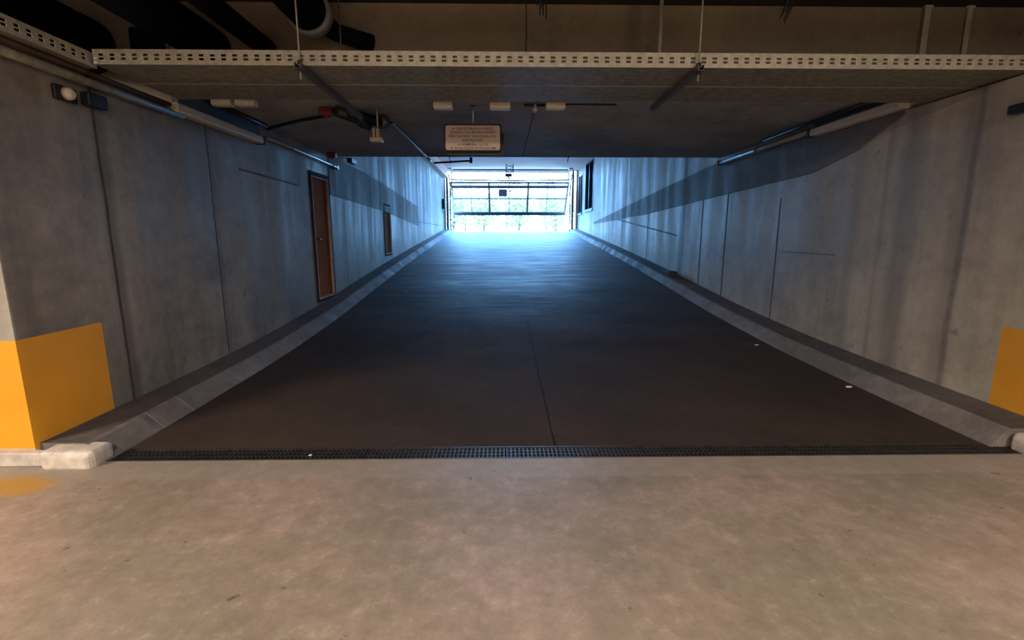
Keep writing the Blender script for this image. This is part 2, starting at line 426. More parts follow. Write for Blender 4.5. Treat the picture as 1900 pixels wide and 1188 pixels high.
# ------------------------------------------------------------------ structure: walls
YF = 3.04
D1 = (7.98, 8.86, 0.36, 2.50)      # door holes (y0,y1,z0,z1)
D2 = (12.74, 13.52, 0.92, 2.28)
def inr(u, v, r): return r[0] < u < r[1] and r[2] < v < r[3]
b = MB()
b.cells('x', XL - 0.35, XL, [YF, 3.69, 4.9, D1[0], D1[1], D2[0], D2[1], 26.6], [-0.3, 0.36, 0.83, 0.92, 2.28, 2.50, 2.69, 5.0],
        lambda u, v: not (u < 4.9 and v > 2.69) and not inr(u, v, D1) and not inr(u, v, D2),
        lambda u, v: 1 if (u < 3.69 and v < 0.83) else 0)
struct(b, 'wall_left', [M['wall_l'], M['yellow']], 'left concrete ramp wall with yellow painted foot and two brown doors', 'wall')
W1 = (21.65, 23.7, 2.58, 4.75); W2 = (24.55, 25.75, 2.52, 4.45)
b = MB()
b.cells('x', XR, XR + 0.35, [YF, 3.66, 4.9, W1[0], W1[1], W2[0], W2[1], 26.6], [-0.3, 0.78, 2.52, 2.58, 2.69, 4.45, 4.75, 5.0],
        lambda u, v: not (u < 4.9 and v > 2.69) and not inr(u, v, W1) and not inr(u, v, W2),
        lambda u, v: 1 if (u < 3.66 and v < 0.78) else 0)
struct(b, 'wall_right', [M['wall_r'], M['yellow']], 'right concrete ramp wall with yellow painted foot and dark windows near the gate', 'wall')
b = MB(); b.cells('y', YF, YF + 0.3, [-14, -7, XL - 0.35 + .002], [-0.3, 0.10, 0.83, 2.69, 3.6], lambda u, v: u < -7 or v < 2.69, lambda u, v: 2 if v < .1 else (1 if v < .83 else 0))
# the end faces of the ramp walls that look into the garage, painted like the rest of the column
b.cells('y', YF - 0.012, YF, [-3.9, XL], [0.0, 0.10, 0.83, 2.69], lambda u, v: True, lambda u, v: 2 if v < .1 else (1 if v < .83 else 0))
b.mi = 2; b.box(-3.9, -3.0, YF - .07, YF - .013, 0.0, 0.095, bevel=.01)
struct(b, 'wall_front_left', [M['front'], M['yellow'], M['white_paint']], 'garage wall face left of the ramp mouth, bright yellow foot and white base strip', 'wall')
b = MB(); b.cells('y', YF, YF + 0.3, [XR + 0.35, 8, 14], [-0.3, 0.10, 0.83, 2.69, 3.6], lambda u, v: u > 8 or v < 2.69, lambda u, v: 2 if v < .1 else (1 if v < .83 else 0))
b.cells('y', YF - 0.012, YF, [XR, 4.8], [0.0, 0.10, 0.83, 2.69], lambda u, v: True, lambda u, v: 2 if v < .1 else (1 if v < .83 else 0))
struct(b, 'wall_front_right', [M['front'], M['yellow'], M['white_paint']], 'garage wall face right of the ramp mouth', 'wall')
b = MB(); b.box(-14.2, 14.2, -10.2, -10, -0.3, 3.9); struct(b, 'wall_back', M['front'], 'garage wall behind the viewpoint', 'wall')
b = MB(); b.box(-14.2, -14, -10, 3.3, -0.3, 3.9); struct(b, 'wall_side_left', M['front'], 'far left garage wall outside the view', 'wall')
b = MB(); b.box(14, 14.2, -10, 3.3, -0.3, 3.9); struct(b, 'wall_side_right', M['front'], 'far right garage wall outside the view', 'wall')
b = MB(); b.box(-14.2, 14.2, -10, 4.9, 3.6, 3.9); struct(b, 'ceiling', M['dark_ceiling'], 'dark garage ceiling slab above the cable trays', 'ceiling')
b = MB(); b.cells('y', 4.9, 9.02, [XL, XR], [2.86, 5.0], lambda u, v: True); b.box(-7.3, XL - .36, 4.9, 5.2, 2.6, 3.6); b.box(XR + .36, 8.3, 4.9, 5.2, 2.6, 3.6); b.box(-7.3, XL, 4.885, 4.9, 2.70, 3.6); b.box(XR, 8.3, 4.885, 4.9, 2.70, 3.6)
for f in b.bm.faces:
    f.material_index = 0 if abs(f.normal.y) > 0.5 and f.calc_center_median().y < 5 else 1
b.bm.normal_update()
for f in b.bm.faces:
    f.material_index = 0 if abs(f.normal.y) > 0.5 and f.calc_center_median().y < 5 else 1
struct(b, 'ceiling_beam', [M['beam'], M['slab']], 'brownish concrete beam face and dark flat soffit over the ramp mouth', 'ceiling')
b = MB(); b.box(XL - .35, XR + .35, 4.9, 26.6, 5.0, 5.2); b.box(XL, XR, 9.02, 26.3, 4.78, 5.0)
struct(b, 'ceiling_upper', M['pink_ceiling'], 'pale pinkish ceiling above the upper ramp', 'ceiling')
b = MB(); b.box(-7.3, XL - .35, 3.22, 4.9, 2.59, 2.69); b.box(-7.3, -7.0, 3.22, 4.9, 2.69, 3.6)
struct(b, 'trim_7', M['beam'], 'concrete shelf above the left garage wall', 'ledge')
b = MB(); b.box(XR + .35, 8.3, 3.22, 4.9, 2.59, 2.69); b.box(8.0, 8.3, 3.22, 4.9, 2.69, 3.6)
struct(b, 'trim_8', M['beam'], 'concrete shelf above the right garage wall', 'ledge')
# thin darker bands on the walls
def band(name, x, dx, top, bot, lab):
    b = MB(); P = [(y, zb, zt) for (y, zb), (_, zt) in zip(bot, top)]
    for (a, c) in zip(P[:-1], P[1:]):
        q = lambda pt: [(x, pt[0], pt[1]), (x + dx, pt[0], pt[1] + .006), (x + dx, pt[0], pt[2]), (x, pt[0], pt[2])]
        A, B = q(a), q(c)
        for i in range(4): b.face([A[i], A[(i + 1) % 4], B[(i + 1) % 4], B[i]])
    b.face(q(P[0])); b.face(q(P[-1]))
    bmesh.ops.remove_doubles(b.bm, verts=b.bm.verts, dist=1e-5)
    return struct(b, name, M['band'], lab, 'ledge')
band('trim_3', XL, 0.010, [(8.9, 2.855), (11.0, 2.85), (12.93, 2.76), (17.88, 2.46)], [(8.9, 2.19), (11.0, 2.13), (12.93, 2.07), (17.88, 1.79)], 'darker band along the left ramp wall')
band('trim_4', XR, -0.010, [(4.92, 2.80), (5.5, 2.855), (6.3, 2.855), (8.95, 2.80), (13.5, 2.52), (17.0, 2.28), (21.3, 2.0)], [(4.92, 2.66), (5.5, 2.42), (6.3, 2.26), (8.95, 2.18), (13.5, 2.03), (17.0, 1.98), (21.3, 1.92)], 'darker band tapering along the right ramp wall, its near wedge a shadow in dark colour')  # near wedge puts a shadow on the wall as a dark strip
# end wall with gate opening
b = MB(); b.cells('y', 26.0, 26.3, [XL, -3.04, 3.84, XR], [1.3, 4.74, 5.0], lambda u, v: not (-3.04 < u < 3.84 and v < 4.74))
struct(b, 'wall_gate', M['pink_ceiling'], 'narrow pale wall surround of the gate opening', 'wall')
b = MB(); b.box(XL, -2.86, 17.0, 26.0, 4.35, 4.78)
struct(b, 'trim_5', M['pink_ceiling'], 'pale bulkhead under the ceiling at the upper left wall', 'bulkhead')
b = MB(); b.box(-2.86, 3.64, 25.75, 26.0, 4.72, 4.78)
struct(b, 'trim_6', simple('rose_head_trim', (0.40, 0.24, 0.26), 0.7), 'rose coloured head strip above the gate', 'trim')

# doors
def door(name, r, lab):
    y0, y1, z0, z1 = r; fx = XL - 0.012
    d = bpy.data.objects.new(name, None); COL.objects.link(d); d.location = (fx, (y0 + y1) / 2, z0)
    tag(d, lab, 'door', kind='structure')
    b = MB(); w = 0.07
    b.cells('x', fx - .06, XL + 0.012, [y0, y0 + w, y1 - w, y1], [z0, z0 + 0.05, z1 - w, z1], lambda u, v: not (y0 + w < u < y1 - w and z0 + .05 < v < z1 - w))
    b.build('door_frame', M['doorframe'], d)
    b = MB(); e = .022
    b.cells('x', fx - .05, fx + .03, [y0 + w, y0 + w + e, y1 - w - e, y1 - w], [z0 + .05, z0 + .05 + e, z1 - w - e, z1 - w],
            lambda u, v: not (y0 + w + e < u < y1 - w - e and z0 + .05 + e < v < z1 - w - e))
    b.build('door_edge_trim', M['doortrim'], d)
    b = MB(); b.box(fx - .05, fx - .01, y0 + w + e, y1 - w - e, z0 + .05 + e, z1 - w - e); b.build('door_leaf', M['doorleaf'], d)
    if name == 'door_1':
        b = MB(); zc = z0 + 1.05; yc = y0 + w + 0.09
        b.tube([(fx - .01, yc, zc), (fx + .035, yc, zc), (fx + .045, yc + .02, zc), (fx + .045, yc + .12, zc)], 0.009, 8); b.build('door_handle', M['black_metal'], d)
    return d
door('door_1', D1, 'tall orange brown steel door in dark frame, nearer on the left wall')
door('door_2', D2, 'small brown hatch door in dark frame, farther up the left wall')
# windows near the gate
def window(name, r, lab):
    y0, y1, z0, z1 = r
    d = bpy.data.objects.new(name, None); COL.objects.link(d); d.location = (XR + .1, (y0 + y1) / 2, z0)
    tag(d, lab, 'window', kind='structure')
    w = .06; ym = (y0 + y1) / 2
    b = MB(); b.cells('x', XR - .02, XR + .05, [y0, y0 + w, ym - w / 2, ym + w / 2, y1 - w, y1], [z0, z0 + w, z1 - w, z1],
                      lambda u, v: not (z0 + w < v < z1 - w and (y0 + w < u < ym - w / 2 or ym + w / 2 < u < y1 - w)))
    b.build('window_frame', M['black_metal'], d)
    b = MB(); b.box(XR + .0, XR + .01, y0 + w, y1 - w, z0 + w, z1 - w); b.build('window_pane', M['windark'], d)
    b = MB(); b.box(XR - .07, XR + .02, y0 - .03, y1 + .03, z0 - .06, z0); b.build('window_sill', M['conduit'], d)
window('window_1', W1, 'tall dark window with pale sill in the right wall, farther from the gate')
window('window_2', W2, 'tall dark window with pale sill in the right wall, next to the gate')
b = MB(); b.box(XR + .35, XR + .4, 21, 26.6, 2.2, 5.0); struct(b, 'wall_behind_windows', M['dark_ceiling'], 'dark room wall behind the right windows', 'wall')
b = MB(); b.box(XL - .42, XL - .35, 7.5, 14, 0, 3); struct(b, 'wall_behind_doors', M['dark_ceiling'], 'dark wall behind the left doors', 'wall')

# ------------------------------------------------------------------ lit lamps of the garage (behind the viewpoint)
def lit_lamp(x, y, z, L, power, label):
    t = thing('ceiling_lamp', label, 'ceiling lamp', (x, y, z), 'lit ceiling lamps over the aisle')
    b = MB(); b.box(x - L / 2, x + L / 2, y - .06, y + .06, z + .03, z + .08, bevel=.01); b.build('housing', M['casing'], t)
    b = MB(); b.tube([(x - L / 2 + .03, y, z + .012), (x + L / 2 - .03, y, z + .012)], .014, 10); b.build('tube', M['tube_on'], t)
    for s in (-1, 1):
        b = MB(); b.tube([(x + s * L * .35, y, z + .08), (x + s * L * .35, y, 3.6)], .004, 6); b.build('suspension_rod', M['rod'], t)
    ld = bpy.data.lights.new('lamp_light', 'AREA'); ld.shape = 'RECTANGLE'; ld.size = L; ld.size_y = .12; ld.energy = power; ld.color = (1.0, 0.84, 0.68)
    lo = bpy.data.objects.new('lamp_light', ld); COL.objects.link(lo); lo.parent = t; lo.location = (0, 0, -0.012)
    return t
lit_lamp(-1.0, -1.6, 3.42, 1.5, 250, 'lit fluorescent lamp above the aisle, left of the viewpoint')
lit_lamp(3.4, -1.2, 3.42, 1.5, 250, 'lit fluorescent lamp above the aisle, right of the viewpoint')
lit_lamp(-5.8, -0.6, 3.42, 1.5, 560, 'lit fluorescent lamp above the aisle, far left of the viewpoint')
lit_lamp(1.0, -5.5, 3.42, 1.5, 280, 'lit fluorescent lamp above the aisle, far behind the viewpoint')

# ------------------------------------------------------------------ cable trays
def slotted_rail(y, t, x0, x1, z0, z1, pitch, sl, rows):
    us = [x0]; k = x0 + pitch * .5
    while k + sl < x1: us += [k, k + sl]; k += pitch
    us.append(x1)
    slots = set()
    vs = [z0]; 
    for (a, c) in rows: vs += [a, c]
    vs.append(z1)
    def solid(u, v):
        inrow = any(a < v < c for a, c in rows)
        inslot = ((u - x0 - pitch * .5) % pitch) < sl and u > x0 + pitch * .5 and u < us[-2]
        return not (inrow and inslot)
    return MB().cells('y', y, y + t, us, vs, solid)
def tray(y0, y1, x0, x1, z0, hgt, label, slots=True):
    t = thing('cable_tray', label, 'cable tray', ((x0 + x1) / 2, (y0 + y1) / 2, z0))
    rows = [(z0 + .030, z0 + .046), (z0 + .056, z0 + .072)]
    o = slotted_rail(y0, .003, x0, x1, z0, z0 + hgt, .0795, .034, rows).build('side_rail', M['galv'], t)
    b = MB(); b.box(x0, x1, y0, y0 + .016, z0 + hgt, z0 + hgt + .004); b.build('rail_lip', M['galv'], t)
    slotted_rail(y1 - .003, .003, x0, x1, z0, z0 + hgt, .159, .034, rows).build('side_rail', M['galv'], t)
    us = [x0]; k = x0 + .06
    while k + .02 < x1 - .02: us += [k, k + .02]; k += .12
    us.append(x1)
    vs = [y0 + .003]; q = y0 + .09
    while q + .012 < y1 - .04: vs += [q, q + .012]; q += .11
    vs.append(y1 - .003)
    hu = [(us[i], us[i + 1]) for i in range(1, len(us) - 1, 2)]; hv = [(vs[i], vs[i + 1]) for i in range(1, len(vs) - 1, 2)]
    su = set(round((a + c) / 2, 5) for a, c in hu); sv = set(round((a + c) / 2, 5) for a, c in hv)
    MB().cells('z', z0, z0 + .003, us, vs, lambda u, v: not (round(u, 5) in su and round(v, 5) in sv)).build('tray_bed', M['galv_dull'], t)
    return t
tray(3.785, 4.235, -2.95, 4.9, 2.705, .098, 'nearer galvanised cable tray with slotted pale rail, hung across the ramp mouth')
tray(4.25, 4.70, -2.95, 4.9, 2.705, .098, 'farther cable tray directly behind the slotted front tray')
# return leg towards the viewer along the left column
t = thing('cable_tray', 'short slotted tray branch turning off along the left wall towards the viewer', 'cable tray', (-3.03, 3.3, 2.70))
us = [1.2]; k = 1.25
while k + .034 < 3.78: us += [k, k + .034]; k += .0795
us.append(3.84)
sl = set(round((us[i] + us[i + 1]) / 2, 5) for i in range(1, len(us) - 1, 2))
MB().cells('x', -2.975, -2.972, us, [2.69, 2.72, 2.736, 2.746, 2.762, 2.79], lambda u, v: not (round(u, 5) in sl and (2.72 < v < 2.736 or 2.746 < v < 2.762))).build('side_rail', M['galv'], t)
b = MB(); b.box(-3.085, -2.975, 1.2, 3.84, 2.69, 2.693); b.build('tray_bed', M['galv_dull'], t)
b = MB(); b.tube([(-3.03, 1.2, 2.71), (-3.03, 2.6, 2.71), (-3.04, 3.7, 2.71)], .012, 8); b.tube([(-3.06, 1.2, 2.712), (-3.05, 2.6, 2.712), (-3.06, 3.7, 2.712)], .01, 8); b.build('cable', M['black_metal'], t)

# trapeze hangers
def hanger(x, y1, label, rear):
    t = thing('tray_hanger', label, 'hanger', (x, 3.73, 2.66), 'trapeze hangers under the cable trays')
    b = MB()
    b.box(x - .022, x + .022, 3.70, y1, 2.660, 2.664); b.box(x - .022, x - .018, 3.70, y1, 2.664, 2.703); b.box(x + .018, x + .022, 3.70, y1, 2.664, 2.703)
    b.build('support_channel', M['gatesteel'], t)
    b = MB(); b.tube([(x, 3.75, 2.60), (x, 3.75, 3.60)], .0065, 8); b.build('threaded_rod', M['rod'], t)
    b = MB(); b.tube([(x, 3.75, 2.645), (x, 3.75, 2.659)], .016, 6); b.build('nut', M['rust'], t)
    b = MB(); b.tube([(x, 3.75, 2.705), (x, 3.75, 2.725)], .018, 6); b.build('nut', M['rust'], t)
    b = MB(); b.tube([(x, 4.722, 2.664), (x, 4.722, 3.60 - .001)], rear, 8); b.build('rear_rod', M['strap'] if rear > .01 else M['rod'], t)
    return t
hanger(-1.46, 5.25, 'left trapeze hanger, steel channel running back to the dark pipe coupling', .006)
hanger(1.43, 4.85, 'right trapeze hanger with rusty front nut under the trays', .019)
def strap(x, y, w, z1, label):
    b = MB(); b.box(x - w, x + w, y - .004, y + .004, 2.81, z1); b.box(x - w - .01, x + w + .01, y - .012, y + .012, z1 - .02, z1); b.box(x - w, x + w, y - .03, y + .004, 2.806, 2.812)
    tag(b.build('hanger_strap', M['strap']), label, 'strap', 'pale straps above the right end of the trays')
strap(3.98, 4.86, .028, 3.6, 'bright flat steel strap above the trays, left one of the right-hand pair')
strap(4.38, 4.86, .024, 3.6, 'duller flat steel strap above the trays, right one of the right-hand pair')

# ------------------------------------------------------------------ black pipes in the ceiling, upper left
def pipe(x, z, r, y0, y1, label):
    t = thing('black_pipe', label, 'pipe', (x, (y0 + y1) / 2, z), 'black pipes under the garage ceiling')
    b = MB(); b.tube([(x, y0, z), (x, y1, z)], r, 28); b.build('pipe_body', M['black_pipe'], t)
    for yy in (1.4, 3.2):
        if yy < y1:
            b = MB(); b.tube([(x, yy - .02, z), (x, yy + .02, z)], r * 1.04, 24); b.build('pipe_clamp', M['black_metal'], t)
            if 3.6 - z - r > .02:
                b = MB(); b.tube([(x, yy, z + r), (x, yy, 3.599)], .006, 6); b.build('clamp_rod', M['rod'], t)
    return t
pipe(-1.66, 3.37, .16, -.6, 4.50, 'thick black pipe with pale collar, rightmost of the ceiling pipes')
pipe(-2.20, 3.20, .085, -.6, 4.895, 'slim black pipe between the two thicker ceiling pipes')
pipe(-2.70, 3.20, .17, -.6, 4.895, 'thick black pipe left of the slim one')
pipe(-3.82, 3.20, .24, -.6, 4.895, 'very thick black duct at the far upper left corner')
# elbow of the collared pipe
t = thing('pipe_elbow', 'black pipe stub turning right behind the front tray, next to the collared pipe', 'pipe', (-1.6, 4.7, 3.2))
b = MB(); b.tube([(-1.62, 4.615, 3.36), (-1.53, 4.79, 3.31), (-1.38, 4.812, 3.27), (-1.20, 4.812, 3.22)], [.10, .075, .075, .075], 20); b.build('elbow_body', M['black_pipe'], t)
b = MB(); b.tube([(-1.66, 4.505, 3.37), (-1.66, 4.515, 3.37), (-1.66, 4.60, 3.37), (-1.66, 4.61, 3.37)], [.175, .19, .19, .175], 30); b.build('elbow_collar', M['conduit'], t)
# black sleeve standing in for the dark inside a square beam hole
b = MB(); b.box(-3.44, -3.13, 4.86, 4.9, 3.14, 3.37, bevel=.03)
tag(b.build('hole_stand_in', M['black_metal']), 'black square sleeve standing in for a dark hole in the beam face at the upper left', 'panel')

# hanging cable ends
def cables(x, y, dx, n, label):
    t = thing('hanging_cables', label, 'cable', (x, y, 3.6), 'loose cable ends hanging from the ceiling')
    for i in range(n):
        ox = random.uniform(-.03, .03); oy = random.uniform(-.02, .02); L = random.uniform(.28, .41)
        b = MB(); b.tube([(x + ox, y + oy, 3.6), (x + ox + dx * .4, y + oy, 3.6 - L * .5), (x + ox * 1.2 + dx + random.uniform(-.01, .01), y + oy, 3.6 - L)], [.009, .008, .005], 7)
        b.build('cable_end', M['black_metal'], t)
cables(0.32, 4.25, 0.0, 6, 'black cable ends dangling from the ceiling above the middle of the tray')
cables(2.42, 4.25, -.13, 7, 'slanting bundle of black cable ends at the ceiling, right of the middle')

# ------------------------------------------------------------------ lamps along the walls (unlit)
def batten(x, y0, y1, z, label):
    t = thing('fluorescent_batten', label, 'lamp', (x, (y0 + y1) / 2, z), 'unlit battens on the ramp walls')
    b = MB(); b.box(x - .055, x + .055, y0, y1, z - .045, z + .045, bevel=.02); b.build('diffuser', M['lampbody'], t)
    b = MB(); b.box(x - .03, x + .03, y0 + .05, y1 - .05, z + .046, 2.858); b.build('mounting_rail', M['black_metal'], t)
    b = MB(); b.box(x - .06, x + .06, y1 + .001, y1 + .05, z - .048, z + .048, bevel=.01); b.build('end_cap', M['black_metal'], t)
batten(3.86, 4.82, 6.22, 2.735, 'unlit cream fluorescent batten high on the right wall')
batten(-3.04, 4.74, 6.35, 2.65, 'unlit cream fluorescent batten high on the left wall, mostly in shadow')
def conduit(pts, r, label, clips=(), mat='conduit', name='conduit'):
    t = thing(name, label, 'conduit', pts[0])
    b = MB(); b.tube(pts, r, 10); b.build('tube', M[mat], t)
    for c in clips:
        b = MB(); b.box(c[0] - r * 1.5, c[0] + r * 1.5, c[1] - .012, c[1] + .012, c[2] - r * 1.4, c[2] + r * 1.4, bevel=.003); b.build('clip', M['galv_dull'], t)
    return t
conduit([(3.86, 6.27, 2.765), (3.88, 7.4, 2.765), (3.88, 8.95, 2.75)], .032, 'pale conduit continuing from the right batten to the soffit edge', [(3.88, 7.6, 2.765), (3.88, 8.9, 2.75)])
conduit([(3.72, 4.95, 2.82), (3.72, 6.3, 2.82), (3.76, 7.2, 2.82)], .022, 'thin dark conduit on the soffit beside the right batten', mat='black_metal')
conduit([(-3.05, 6.55, 2.72), (-3.05, 7.4, 2.72), (-3.05, 9.2, 2.70)], .02, 'bluish grey conduit along the left wall top above the tall door', [(-3.05, 7.3, 2.72), (-3.05, 9.0, 2.70)])
conduit([(-2.97, 5.3, 2.83), (-2.97, 6.0, 2.83), (-2.97, 6.42, 2.83)], .022, 'thin dark conduit on the soffit beside the left batten', mat='black_metal')
conduit([(-3.06, 6.6, 2.835), (-2.4, 6.1, 2.835), (-1.75, 5.72, 2.835)], .018, 'thin dark tube slanting over the soffit from the left wall to the coupling', mat='black_metal')  # thin dark tube along a slanting line on the soffit
# trunking on the left wall, towards viewer
t = thing('wall_trunking', 'brownish pipe pair along the top of the near left wall under the tray branch', 'pipe', (-3.05, 3.9, 2.6))
b = MB(); b.tube([(-3.055, 2.95, 2.60), (-3.055, 4.9, 2.60)], .03, 10); b.build('tube', M['galv_dull'], t)
b = MB(); b.tube([(-3.06, 2.95, 2.67), (-3.06, 4.85, 2.67)], .018, 10); b.build('tube', M['rust'], t)
# bulkhead lamp near left wall
t = thing('bulkhead_lamp', 'small round grimy lamp on the near left wall below the trays', 'lamp', (XL, 3.66, 2.47))
b = MB(); b.box(XL, XL + .03, 3.57, 3.75, 2.42, 2.52, bevel=.01); b.build('base_plate', M['black_metal'], t)
b = MB(); b.tube([(XL + .03, 3.66, 2.47), (XL + .06, 3.66, 2.47), (XL + .08, 3.66, 2.47)], [.045, .04, .02], 18); b.build('lens', M['lampbody'], t)
b = MB(); b.box(XL, XL + .07, 3.80, 3.98, 2.43, 2.53, bevel=.015)
tag(b.build('junction_box', M['black_metal']), 'dark box on the near left wall beside the round lamp', 'junction box')
b = MB(); b.box(XR - .07, XR, 3.72, 3.86, 2.40, 2.47, bevel=.015)
tag(b.build('junction_box', M['black_metal']), 'dark box high on the near right wall at the picture edge', 'junction box')

# row of small cream boxes just behind the trays
for (x, w, lab) in ((-2.88, .20, 'cream box behind the trays, beside the left batten'), (-2.64, .20, 'cream box behind the trays, second from the left batten'),
                    (-0.63, .20, 'cream box behind the trays, upper left of the hanging sign'), (-0.03, .22, 'cream box behind the trays, upper right of the hanging sign'),
                    (0.555, .20, 'cream box behind the trays, right of the sprinkler head')):
    yb = 5.38 if x > -2 else 5.30
    t = thing('junction_box', lab, 'junction box', (x, yb, 2.86), 'small cream boxes in a row behind the trays')
    b = MB(); b.box(x - w / 2, x + w / 2, yb - .05, yb + .05, 2.80, 2.858, bevel=.008); b.build('box_body', M['box'], t)
    b = MB(); b.box(x - w / 2 + .006, x + w / 2 - .006, yb - .044, yb + .044, 2.79, 2.80, bevel=.004); b.build('box_lid', M['box'], t)
conduit([(0.66, 5.38, 2.845), (1.2, 5.38, 2.845)], .008, 'thin cable leaving the right end of the cream box row', mat='black_metal', name='cable')
# sprinkler head
t = thing('ceiling_sprinkler', 'small sprinkler head on the soffit between two cream boxes', 'sprinkler', (0.34, 5.38, 2.86))
b = MB(); b.tube([(0.34, 5.38, 2.86), (0.34, 5.38, 2.80)], .018, 12); b.build('stem', M['rod'], t)
b = MB(); b.tube([(0.34, 5.38, 2.80), (0.34, 5.38, 2.785), (0.34, 5.38, 2.76)], [.035, .03, .012], 14); b.build('deflector', M['rod'], t)
b = MB(); b.tube([(0.22, 5.38, 2.835), (0.44, 5.38, 2.835)], .014, 10); b.build('branch_tube', M['black_metal'], t)

# ------------------------------------------------------------------ hanging sign
SY = 5.5
t = thing('hanging_sign', 'cream rounded sign with Hungarian garage rules hanging under the soffit', 'sign', (-.33, SY, 2.53))
def rrect(x0, x1, z0, z1, r, y0, y1):
    pts = []
    for cx, cz, a0 in ((x1 - r, z1 - r, 0), (x0 + r, z1 - r, 90), (x0 + r, z0 + r, 180), (x1 - r, z0 + r, 270)):
        for i in range(7):
            a = math.radians(a0 + i * 15); pts.append((cx + r * math.cos(a), cz + r * math.sin(a)))
    b = MB(); A = [b.bm.verts.new((p[0], y0, p[1])) for p in pts]; B = [b.bm.verts.new((p[0], y1, p[1])) for p in pts]
    b.bm.faces.new(A); b.bm.faces.new(B)
    for i in range(len(pts)): b.bm.faces.new((A[i], A[(i + 1) % len(pts)], B[(i + 1) % len(pts)], B[i]))
    return b
rrect(-.642, -.018, 2.388, 2.672, .03, SY + .002, SY + .03).build('sign_frame', M['signdark'], t)
face = rrect(-.626, -.034, 2.402, 2.657, .022, SY - .004, SY + .002).build('sign_face', M['signface'], t)
rrect(-.62, .01, 2.352, 2.60, .03, SY + .05, SY + .056).build('rear_plate', M['black_metal'], t)
b = MB(); b.tube([(-.325, SY + .02, 2.67), (-.325, SY + .02, 2.858)], .012, 10); b.build('hanger_pole', M['rod'], t)
b = MB(); b.box(-.36, -.29, SY - .015, SY + .055, 2.848, 2.86); b.build('ceiling_plate', M['black_metal'], t)
lines = ['A GARÁZSBAN A KRESZ', 'SZABÁLYAI ÉRVÉNYESEK', 'FÉNYSZÓRÓ HASZNÁLATA', 'KÖTELEZŐ', 'A RÁMPÁN TILOS', 'A GYALOGOS FORGALOM']
zpos = [2.628, 2.590, 2.549, 2.508, 2.463, 2.421]
wid = [.45, .50, .515, .22, .33, .49]
for s, zc, wdt in zip(lines, zpos, wid):
    cu = bpy.data.curves.new('txt', 'FONT'); cu.body = s; cu.align_x = 'CENTER'; cu.align_y = 'CENTER'; cu.size = .036; cu.extrude = .0006; cu.offset = 0.0004
    tmp = bpy.data.objects.new('txt', cu); COL.objects.link(tmp)
    bpy.context.view_layer.update()
    dg = bpy.context.evaluated_depsgraph_get()
    me = bpy.data.meshes.new_from_object(tmp.evaluated_get(dg))
    bpy.data.objects.remove(tmp); bpy.data.curves.remove(cu)
    xs = [v.co.x for v in me.vertices]; zs = [v.co.y for v in me.vertices]
    sx = wdt / (max(xs) - min(xs)); cx = (max(xs) + min(xs)) / 2; cz = (max(zs) + min(zs)) / 2
    for v in me.vertices:
        X, Y_, Z_ = v.co; v.co = Vector((-.33 + (X - cx) * sx, SY - .0048 - Z_, zc + (Y_ - cz) * 1.0))
    me.materials.clear(); me.materials.append(M['ink'])
    o = bpy.data.objects.new('lettering', me); COL.objects.link(o); o.parent = face

# ------------------------------------------------------------------ coupling cluster, detector, sprinkler main
t = thing('pipe_coupling', 'dark bulky pipe coupling and valve under the soffit at the end of the left hanger', 'valve', (-1.6, 5.75, 2.75))
b = MB(); b.tube([(-1.78, 5.45, 2.785), (-1.62, 5.68, 2.775), (-1.42, 5.86, 2.76)], [.05, .075, .06], 16); b.build('valve_body', M['black_metal'], t)
b = MB(); b.tube([(-1.62, 5.60, 2.80), (-1.55, 5.63, 2.70), (-1.46, 5.66, 2.66)], [.05, .055, .03], 14); b.build('valve_bonnet', M['black_metal'], t)
b = MB(); b.tube([(-1.41, 5.82, 2.70), (-1.41, 5.82, 2.85)], .008, 8); b.tube([(-1.42, 5.86, 2.77), (-1.36, 5.92, 2.775)], .078, 16); b.build('flange', M['gatesteel'], t)
b = MB(); b.tube([(-1.70, 5.52, 2.80), (-1.62, 5.46, 2.71), (-1.52, 5.5, 2.66), (-1.46, 5.56, 2.62)], .012, 8); b.build('loose_cable', M['black_metal'], t)
t = thing('smoke_detector_box', 'small cream box lamp hanging below the dark pipe coupling', 'detector', (-1.38, 5.55, 2.55))
b = MB(); b.box(-1.425, -1.355, 5.53, 5.59, 2.535, 2.635, bevel=.006); b.build('body', M['box'], t)
b = MB(); b.box(-1.45, -1.32, 5.50, 5.60, 2.49, 2.535, bevel=.008); b.build('base', M['lampbody'], t)
b = MB(); b.box(-1.395, -1.385, 5.526, 5.53, 2.54, 2.63); b.build('stripe', M['rust'], t)
b = MB(); b.tube([(-1.37, 5.56, 2.635), (-1.37, 5.56, 2.86)], .01, 8); b.build('stem', M['rod'], t)
t = thing('sprinkler_pipe', 'thin sprinkler pipe running from the coupling past the soffit edge with a side arm', 'pipe', (-1.35, 7.4, 2.80))
b = MB(); b.tube([(-1.345, 5.96, 2.785), (-1.33, 6.1, 2.81), (-1.32, 7.4, 2.81), (-1.31, 8.6, 2.80)], .016, 10); b.build('main_pipe', M['black_metal'], t)
b = MB(); b.tube([(-1.31, 8.6, 2.80), (-1.31, 9.35, 2.80)], .02, 10); b.build('end_pipe', M['conduit'], t)
b = MB(); b.tube([(-1.32, 9.35, 2.80), (-.58, 9.35, 2.845)], .018, 10); b.tube([(-.60, 9.35, 2.80), (-.60, 9.35, 2.90)], .028, 10); b.tube([(-.98, 9.35, 2.795), (-.98, 9.35, 2.85)], .012, 8)
b.tube([(-.62, 9.35, 2.845), (-.575, 9.35, 2.847)], .03, 12); b.build('side_arm', M['black_metal'], t)
b = MB(); b.tube([(-.98, 9.35, 2.83), (-.98, 9.02, 2.90)], .008, 8); b.build('bracket', M['black_metal'], t)
